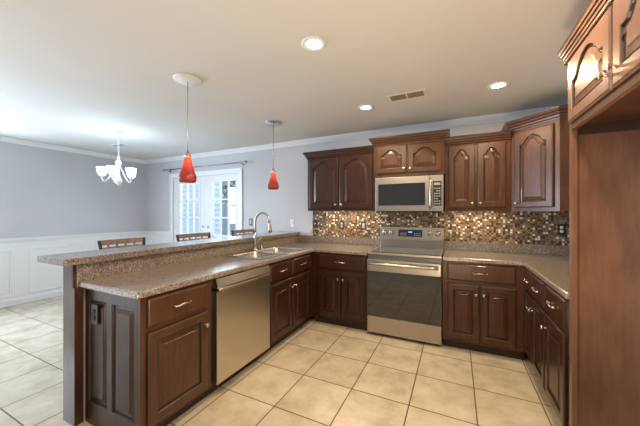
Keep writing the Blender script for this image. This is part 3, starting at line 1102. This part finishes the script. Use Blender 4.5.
# ------------------------------------------------------------------ microwave
mw = thing('microwave', 'stainless steel over-the-range microwave with black window', 'microwave', (-0.868, 3.292, 1.370))
MWW, MWH = 0.746, 0.396
MB().box(0, MWW, 0.036, 0.385, 0, MWH).build('body', plain('microwave_shell', (0.10, 0.10, 0.10), 0.4, 0.5), mw)
dr = MB().box(0.0, 0.602, 0.0, 0.035, 0.004, MWH, ch=0.004).build('door', STEELH, mw)
MB().box(0.038, 0.560, -0.003, -0.0002, 0.066, 0.318, ch=0.001).build('window', BLACKGLASS, dr)
hm = MB()
hm.tube([(0.618, -0.030, 0.030), (0.618, -0.036, 0.07), (0.618, -0.038, 0.19), (0.618, -0.036, 0.31), (0.618, -0.030, 0.358)], 0.012, seg=12)
for z in (0.045, 0.345):
    hm.tube([(0.618, 0.036, z), (0.618, -0.032, z)], 0.010, seg=10)
hm.build('handle', NICKEL, mw)
pnl = MB().box(0.604, MWW, 0.0, 0.035, 0.004, MWH, ch=0.004).build('control_panel', STEELH, mw)
MB().box(0.640, 0.726, -0.003, -0.0002, 0.058, 0.328).build('keypad', BLACKPLASTIC, pnl)
for i in range(3):
    for j in range(7):
        if (i, j) in ((0, 5), (2, 2)):
            continue
        button('micro', 0.650 + i * 0.024, 0.666 + i * 0.024, -0.0042, -0.0031, 0.075 + j * 0.028, 0.087 + j * 0.028, pnl)
MB().box(0.650, 0.714, -0.0042, -0.0031, 0.285, 0.310).build('display', GREYPLASTIC, pnl)
MB().box(0.03, MWW - 0.03, 0.05, 0.36, -0.004, -0.0003).build('underside_grille', BLACKPLASTIC, mw)

# ------------------------------------------------------------------ sink, faucet
sk = thing('double_sink', 'drop-in double bowl kitchen sink with pale rim in the peninsula worktop', 'sink', (0, 0, 0))
rx0, rx1, ry0, ry1 = -2.12, -1.632, 2.115, 2.972
bx0, bx1 = -2.035, -1.675
bowls = [(2.160, 2.520), (2.565, 2.925)]
mb = slab([rx0, bx0, bx1, rx1], [ry0, bowls[0][0], bowls[0][1], bowls[1][0], bowls[1][1], ry1], lambda i, j: not (i == 1 and j in (1, 3)), CT1 + 0.0005, CT1 + 0.010)
mb.build('rim', SINKM, sk, bevel=0.004, weld=True)
for y0, y1 in bowls:
    b = MB()
    def rr(x0, x1, ya, yb, r, z):
        out = []
        for cx, cy, a0 in ((x1 - r, yb - r, 0), (x0 + r, yb - r, PI / 2), (x0 + r, ya + r, PI), (x1 - r, ya + r, 1.5 * PI)):
            for k in range(6):
                a = a0 + k * PI / 10
                out.append((cx + r * math.cos(a), cy + r * math.sin(a), z))
        return out
    m_ = 0.004
    lo = [rr(bx0 + .0005, bx1 - .0005, y0 + .0005, y1 - .0005, 0.02, CT1 + 0.009), rr(bx0 + m_, bx1 - m_, y0 + m_, y1 - m_, 0.04, CT1 - 0.004),
          rr(bx0 + 0.012, bx1 - 0.012, y0 + 0.012, y1 - 0.012, 0.05, CT1 - 0.13), rr(bx0 + 0.03, bx1 - 0.03, y0 + 0.03, y1 - 0.03, 0.05, CT1 - 0.165), rr(bx0 + 0.06, bx1 - 0.06, y0 + 0.06, y1 - 0.06, 0.05, CT1 - 0.170)]
    b.loops(lo, 0, cap='end', smooth=True)
    bo = b.build('bowl', SINKM, sk)
    MB().lathe([(0.042, 0), (0.042, 0.003), (0.034, 0.004), (0.030, 0.001), (0.001, 0.001)], seg=20).build('drain', CHROME, bo, loc=((bx0 + bx1) / 2, (y0 + y1) / 2, CT1 - 0.1698))
ZR = CT1 + 0.0105
fa = thing('kitchen_faucet', 'tall brushed nickel gooseneck pull-down faucet behind the sink', 'faucet', (-2.078, 2.575, ZR))
MB().lathe([(0.030, 0), (0.030, 0.006), (0.025, 0.012), (0.0235, 0.050), (0.022, 0.130), (0.0185, 0.150), (0.0155, 0.165), (0.0145, 0.20)], seg=20).build('base', NICKEL, fa)
pts = [(0, 0, 0.17), (0, 0, 0.24), (0, 0, 0.31)]
R = 0.095
for k in range(1, 15):
    a = PI - k * (PI * 1.02) / 14
    pts.append((R + R * math.cos(a), 0.012 * k / 14, 0.325 + R * 1.08 * math.sin(a)))
MB().tube(pts, 0.0135, seg=14).build('gooseneck', NICKEL, fa)
e = pts[-1]
MB().tube([(e[0], e[1], e[2] + 0.004), (e[0] + 0.003, e[1], e[2] - 0.02), (e[0] + 0.012, e[1], e[2] - 0.08), (e[0] + 0.016, e[1], e[2] - 0.115)], [0.0125, 0.015, 0.019, 0.0185], seg=16).build('spray_head', NICKEL, fa)
lv = MB(); lv.tube([(0.0, 0.020, 0.085), (0.0, 0.048, 0.088)], [0.014, 0.012]); lv.tube([(0.0, 0.045, 0.090), (0.01, 0.066, 0.112), (0.02, 0.092, 0.150)], [0.0075, 0.006, 0.005])
lv.build('lever', NICKEL, fa)
so = thing('soap_dispenser', 'small nickel soap dispenser on sink rim beside the faucet', 'soap dispenser', (-2.082, 2.70, ZR))
MB().lathe([(0.018, 0), (0.018, 0.004), (0.011, 0.010), (0.010, 0.045), (0.007, 0.05), (0.007, 0.062)], seg=16).build('body', NICKEL, so)
MB().tube([(0, 0, 0.060), (0.01, 0, 0.068), (0.05, 0, 0.066), (0.055, 0, 0.058)], [0.008, 0.008, 0.006, 0.005]).build('spout', NICKEL, so)

# ------------------------------------------------------------------ outlets and switches
def plate(label, x, z, y, kind, pm, rm, group, name, w_=0.072, h_=0.117):
    t = thing(name, label, 'outlet' if 'outlet' in name else 'switch', (x, y, z), 0, group)
    MB().box(-w_ / 2, w_ / 2, -0.006, -0.0002, -h_ / 2, h_ / 2, ch=0.002).build('cover_plate', pm, t)
    if kind == 'outlet':
        for s in (-1, 1):
            r = MB().lathe([(0.0165, 0), (0.0165, 0.002), (0.001, 0.002)], seg=16, axis='-y').build('receptacle', rm, t, loc=(0, -0.006, 0.0195 * s))
    elif kind == 'rocker':
        MB().box(-0.017, 0.017, -0.0085, -0.006, -0.034, 0.034, ch=0.001).build('rocker', rm, t)
    else:
        MB().box(-0.005, 0.005, -0.016, -0.006, -0.010, 0.012, ch=0.001).build('toggle', rm, t)
    return t


YT = YB - 0.0083
plate('dark switch plate at the left edge of the mosaic tile', -1.862, 1.195, YT, 'toggle', DARKPLATE, WHITEPLASTIC, 'wall plates', 'light_switch')
plate('dark outlet on mosaic tile under the left wall cabinet', -1.447, 1.183, YT, 'outlet', DARKPLATE, GREYPLASTIC, 'wall plates', 'wall_outlet')
plate('dark plate with pale rocker on mosaic tile nearest stove', -1.131, 1.180, YT, 'rocker', DARKPLATE, GREYPLASTIC, 'wall plates', 'light_switch')
plate('dark outlet with pale receptacles on mosaic tile under the corner cabinet', 0.975, 1.182, YT, 'outlet', BLACKPLASTIC, WHITEPLASTIC, 'wall plates', 'wall_outlet')
plate('white switch plate on the grey wall above the bar end', -2.262, 1.198, YB - .0003, 'toggle', WHITEPLASTIC, WHITEPLASTIC, 'wall plates', 'light_switch')
plate('dark switch plate on the grey wall right of the french doors', -3.066, 1.203, YB - .0003, 'rocker', DARKPLATE, GREYPLASTIC, 'wall plates', 'light_switch')
po = thing('wall_outlet', 'dark outlet on the panelled end of the peninsula', 'outlet', (-2.035, 0.9685, 0.715), 0, 'wall plates')
MB().box(-0.036, 0.036, -0.008, -0.0105 + 0.008, -0.062, 0.062, ch=0.001).build('cover_plate', DARKPLATE, po)
for s in (-1, 1):
    MB().lathe([(0.0165, 0), (0.0165, 0.002), (0.001, 0.002)], seg=16, axis='-y').build('receptacle', BLACKPLASTIC, po, loc=(0, -0.008, 0.0195 * s))
cd = MB().tube([(-1.912, YB - 0.012, 1.16), (-1.925, YB - 0.010, 1.11), (-1.945, YB - 0.008, 1.06), (-1.95, YB - 0.008, 1.05), (-1.955, YB - 0.008, 1.09), (-1.93, YB - 0.008, 1.16), (-1.915, YB - 0.009, 1.20)], 0.005)
tag(cd.build('white_cord', WHITEPLASTIC), 'small loop of white cord hanging on wall beside the mosaic tile', 'cord')

# ------------------------------------------------------------------ ceiling things
def disk_light(name, loc, r, power, col, spread=3.14):
    d = bpy.data.lights.new(name, 'AREA'); d.shape = 'DISK'; d.size = 2 * r; d.energy = power; d.color = col; d.spread = spread
    o = bpy.data.objects.new(name, d); COL.objects.link(o); o.location = loc
    return o


WARM = (1.0, 0.76, 0.48)
RP = 12.5


def can_light(x, y, label):
    t = thing('recessed_light', label, 'ceiling light', (x, y, H), 0, 'recessed ceiling lights')
    MB().lathe([(0.078, -0.0005), (0.080, -0.003), (0.074, -0.007), (0.052, -0.006), (0.052, -0.0005)], seg=36, closed_ends=False).build('trim_ring', WHITEMETAL, t)
    MB().lathe([(0.0515, -0.0006), (0.0515, -0.003), (0.001, -0.004)], seg=32, closed_ends=False).build('lens', LENS, t)
    l = disk_light('recessed_bulb', (0, 0, -0.012), 0.05, RP, WARM)
    l.parent = t
    return t


can_light(-0.826, 1.606, 'lit recessed ceiling light nearest the camera')
can_light(-0.838, 2.805, 'lit recessed ceiling light beside the ceiling vent')
can_light(0.322, 2.815, 'lit recessed ceiling light in front of the corner cabinet')
can_light(0.322, 1.606, 'recessed ceiling light above the right worktop')
can_light(-0.826, 0.30, 'added unseen recessed ceiling light over the camera')  # out of view, added for even brightness
can_light(0.322, 0.30, 'added unseen recessed ceiling light over the refrigerator bay')  # another extra out of view, added to even the light

vt = thing('ceiling_vent', 'rectangular brown louvred ceiling vent near the wall cabinets', 'vent', (-0.412, 2.695, H), math.radians(0))
f = MB()
f.box(-0.170, 0.170, -0.080, -0.058, -0.006, -0.0005); f.box(-0.170, 0.170, 0.058, 0.080, -0.006, -0.0005)
f.box(-0.170, -0.148, -0.058, 0.058, -0.006, -0.0005); f.box(0.148, 0.170, -0.058, 0.058, -0.006, -0.0005); f.box(-0.006, 0.006, -0.058, 0.058, -0.006, -0.0005)
f.build('frame', VENTFRAME, vt)
MB().box(-0.148, 0.148, -0.058, 0.058, -0.0012, -0.0004).build('backing', plain('vent_duct', (0.03, 0.022, 0.015), 0.7), vt)
lv = MB()
for k in range(9):
    y = -0.052 + k * 0.013
    lv.v += [(-0.147, y - 0.005, -0.0014), (0.147, y - 0.005, -0.0014), (0.147, y + 0.004, -0.0055), (-0.147, y + 0.004, -0.0055)]
    b = len(lv.v) - 4
    lv.face((b, b + 1, b + 2, b + 3))
lv.build('louvres', VENTDARK, vt)
v2 = thing('ceiling_vent', 'small ceiling vent behind the chandelier in the dining room', 'vent', (-4.85, 2.63, H))
f = MB(); f.box(-0.16, 0.16, -0.06, 0.06, -0.006, -0.0005, ch=0.001); f.build('frame', WHITEMETAL, v2)
f = MB()
for k in range(5):
    f.box(-0.13, 0.13, -0.040 + k * 0.018, -0.030 + k * 0.018, -0.0072, -0.0061)
f.build('louvres', plain('grey_slots', (0.22, 0.22, 0.23), 0.6), v2)


def pendant(x, y, z0, label):
    """z0: height of the lower rim of the shade"""
    t = thing('pendant_light', label, 'pendant light', (x, y, z0), 0, 'red pendant lights')
    Hc = H - z0
    MB().lathe([(0.104, Hc - 0.0005), (0.108, Hc - 0.008), (0.104, Hc - 0.014), (0.085, Hc - 0.0145), (0.080, Hc - 0.019), (0.001, Hc - 0.024)], seg=40, closed_ends=False).build('canopy', PENDM, t)
    MB().tube([(0, 0, 0.240), (0, 0, Hc - 0.022)], 0.0035, seg=8).build('cord', CHROME, t)
    MB().lathe([(0.0045, 0.262), (0.008, 0.248), (0.016, 0.236), (0.0245, 0.220), (0.0255, 0.2075), (0.001, 0.2055)], seg=20).build('cap', NICKEL, t)
    K_ = 0.90
    pr = [(0.028, 0.2295), (0.030, 0.215), (0.037, 0.175), (0.047, 0.130), (0.060, 0.090), (0.071, 0.058), (0.0745, 0.032), (0.067, 0.000), (0.064, 0.001), (0.071, 0.032), (0.0675, 0.058), (0.056, 0.090), (0.043, 0.130), (0.034, 0.175), (0.026, 0.22)]
    pr = [(r_ * 0.90, z_ * K_) for r_, z_ in pr]
    MB().lathe(pr, seg=32, closed_ends=False).build('shade', REDGLASS, t)
    MB().lathe([(0.009, 0.2045), (0.010, 0.190), (0.0115, 0.170), (0.0115, 0.145), (0.007, 0.133), (0.001, 0.129)], seg=16).build('bulb', BULB, t)
    return t


BULB = plain('lit_bulb', (1, 1, 1), 0.4, emit=(1.0, 0.85, 0.65), estr=45.0)
PENDM = plain('white_canopy', (0.82, 0.84, 0.86), 0.3)
pendant(-1.965, 1.583, 1.600, 'red glass pendant light over the bar, the nearer of two')
PENDM = plain('nickel_canopy', (0.60, 0.58, 0.55), 0.22, 1.0)
pendant(-1.985, 2.798, 1.638, 'red glass pendant light over the bar, the one beyond the sink')

# chandelier
ch = thing('chandelier', 'white chandelier with upturned frosted glass shades in dining room', 'chandelier', (-4.084, 2.209, H))
MB().lathe([(0.060, -0.0005), (0.062, -0.008), (0.045, -0.020), (0.012, -0.030), (0.008, -0.045)], seg=24).build('canopy', WHITEMETAL, ch)
cmb = MB()
for k in range(8):
    zc = -0.055 - k * 0.034
    pts = []
    for j in range(13):
        a = 2 * PI * j / 12
        u_, v_ = 0.010 * math.cos(a), 0.021 * math.sin(a)
        pts.append((u_, 0, zc + v_) if k % 2 else (0, u_, zc + v_))
    cmb.tube(pts, 0.003, seg=6, cap=False)
cmb.build('chain', WHITEMETAL, ch)
MB().lathe([(0.004, -0.310), (0.012, -0.325), (0.020, -0.345), (0.010, -0.365), (0.026, -0.385), (0.036, -0.410), (0.034, -0.440), (0.018, -0.465), (0.013, -0.52), (0.018, -0.58), (0.030, -0.62), (0.044, -0.65), (0.044, -0.675), (0.024, -0.70), (0.010, -0.715), (0.003, -0.725)], seg=20).build('column', WHITEMETAL, ch)
for k in range(5):
    a = 2 * PI * k / 5 + math.radians(22.4)
    ca, sa = math.cos(a), math.sin(a)
    # S-curve: out and down from the column then up under the shade
    P_ = [(0.030, -0.47), (0.055, -0.52), (0.085, -0.59), (0.120, -0.650), (0.145, -0.672), (0.165, -0.660), (0.174, -0.640), (0.175, -0.615)]
    arm = MB().tube([(r_ * ca, r_ * sa, z_) for r_, z_ in P_], 0.007, seg=8).build('arm', WHITEMETAL, ch)
    o = (0.175 * ca, 0.175 * sa, 0)
    MB().lathe([(0.010, -0.616), (0.024, -0.608), (0.026, -0.598), (0.012, -0.592), (0.012, -0.560)], seg=14, origin=o).build('candle_cup', WHITEMETAL, arm)
    sh = [(0.018, -0.597), (0.036, -0.590), (0.048, -0.568), (0.053, -0.540), (0.056, -0.512), (0.063, -0.490), (0.060, -0.4895), (0.053, -0.512), (0.050, -0.540), (0.045, -0.566), (0.034, -0.586), (0.016, -0.593)]
    MB().lathe(sh, seg=22, origin=o, closed_ends=False).build('shade', FROST, arm)
    d = bpy.data.lights.new('chandelier_bulb', 'POINT'); d.energy = 1.3; d.color = (0.62, 0.80, 1.0); d.shadow_soft_size = 0.02
    l = bpy.data.objects.new('chandelier_bulb', d); COL.objects.link(l); l.parent = ch; l.location = (o[0], o[1], -0.515)

# under-cabinet light strips
def strip_light(x, w_, y, z, power, label):
    t = thing('under_cabinet_light', label, 'strip light', (x, y, z), 0, 'under cabinet lights')
    MB().box(-w_ / 2, w_ / 2, -0.02, 0.02, -0.012, -0.0005).build('housing', WHITEMETAL, t)
    MB().box(-w_ / 2 + 0.01, w_ / 2 - 0.01, -0.014, 0.014, -0.0135, -0.0122).build('lens', UCL, t)
    d = bpy.data.lights.new('strip_bulb', 'AREA'); d.shape = 'RECTANGLE'; d.size = w_ - 0.02; d.size_y = 0.03; d.energy = power; d.color = (1.0, 0.80, 0.55)
    l = bpy.data.objects.new('strip_bulb', d); COL.objects.link(l); l.parent = t; l.location = (0, 0, -0.016)


strip_light(-1.34, 0.70, 3.53, 1.4018, 3.4, 'slim warm strip light under the left wall cabinet')
strip_light(0.19, 0.45, 3.53, 1.3938, 2.0, 'slim warm strip light under the right wall cabinet')

# ------------------------------------------------------------------ bar stools on the dining side
def stool(y, wdt, label):
    t = thing('bar_stool', label, 'bar stool', (-2.85, y, 0), 0, 'bar stools behind the bar')
    hw = wdt / 2
    for sx, sy in ((0, -1), (0, 1)):
        x = -0.0
        lg = MB()
        lg.tube([(-0.03, sy * (hw - 0.02), 0), (0.0, sy * (hw - 0.02), 0.66), (0.0, sy * (hw - 0.015), 0.85), (-0.035, sy * (hw + 0.006), 1.100)], [0.016, 0.020, 0.018, 0.015], seg=8)
        lg.build('leg', CHAIRDARK, t)
    for sy in (-1, 1):
        MB().tube([(0.36, sy * (hw - 0.03), 0), (0.33, sy * (hw - 0.03), 0.66)], [0.016, 0.020], seg=8).build('leg', CHAIRDARK, t)
    MB().box(-0.01, 0.37, -hw, hw, 0.661, 0.70, ch=0.012).build('seat', CHAIRDARK, t)
    rl = MB()
    rl.loops([[(-0.050 + bow, yy, 1.054), (-0.022 + bow, yy, 1.054), (-0.026 + bow, yy, 1.100), (-0.052 + bow, yy, 1.100)] for yy, bow in [(-hw + 2 * hw * k / 10, -0.03 * math.sin(PI * k / 10)) for k in range(11)]], 0, cap='both')
    rl.build('top_rail', CHAIRWOOD, t)
    lr = MB()
    lr.loops([[(-0.044 + bow, yy, 1.018), (-0.020 + bow, yy, 1.018), (-0.020 + bow, yy, 1.034), (-0.044 + bow, yy, 1.034)] for yy, bow in [(-hw + 0.02 + 2 * (hw - 0.02) * k / 10, -0.025 * math.sin(PI * k / 10)) for k in range(11)]], 0, cap='both')
    lr.build('lower_rail', CHAIRWOOD, t)
    for k in range(1, 5):
        yy = -hw + 2 * hw * k / 5
        MB().tube([(-0.045 - 0.02 * math.sin(PI * k / 5), yy, 1.0545), (-0.02, yy, 0.86), (-0.004, yy, 0.70)], [0.010, 0.008, 0.008], seg=8).build('spindle', CHAIRWOOD, t)
    for z, x in ((0.25, 0.35),):
        MB().tube([(x, -hw + 0.03, z), (x, hw - 0.03, z)], 0.012, seg=8).build('footrest', CHAIRDARK, t)


stool(1.600, 0.39, 'wooden bar stool behind the bar in front of the wainscot, nearest the camera')
stool(2.415, 0.45, 'wooden bar stool behind the bar below the nearer red pendant')
stool(3.300, 0.46, 'wooden bar stool behind the bar and faucet, farthest from the camera')
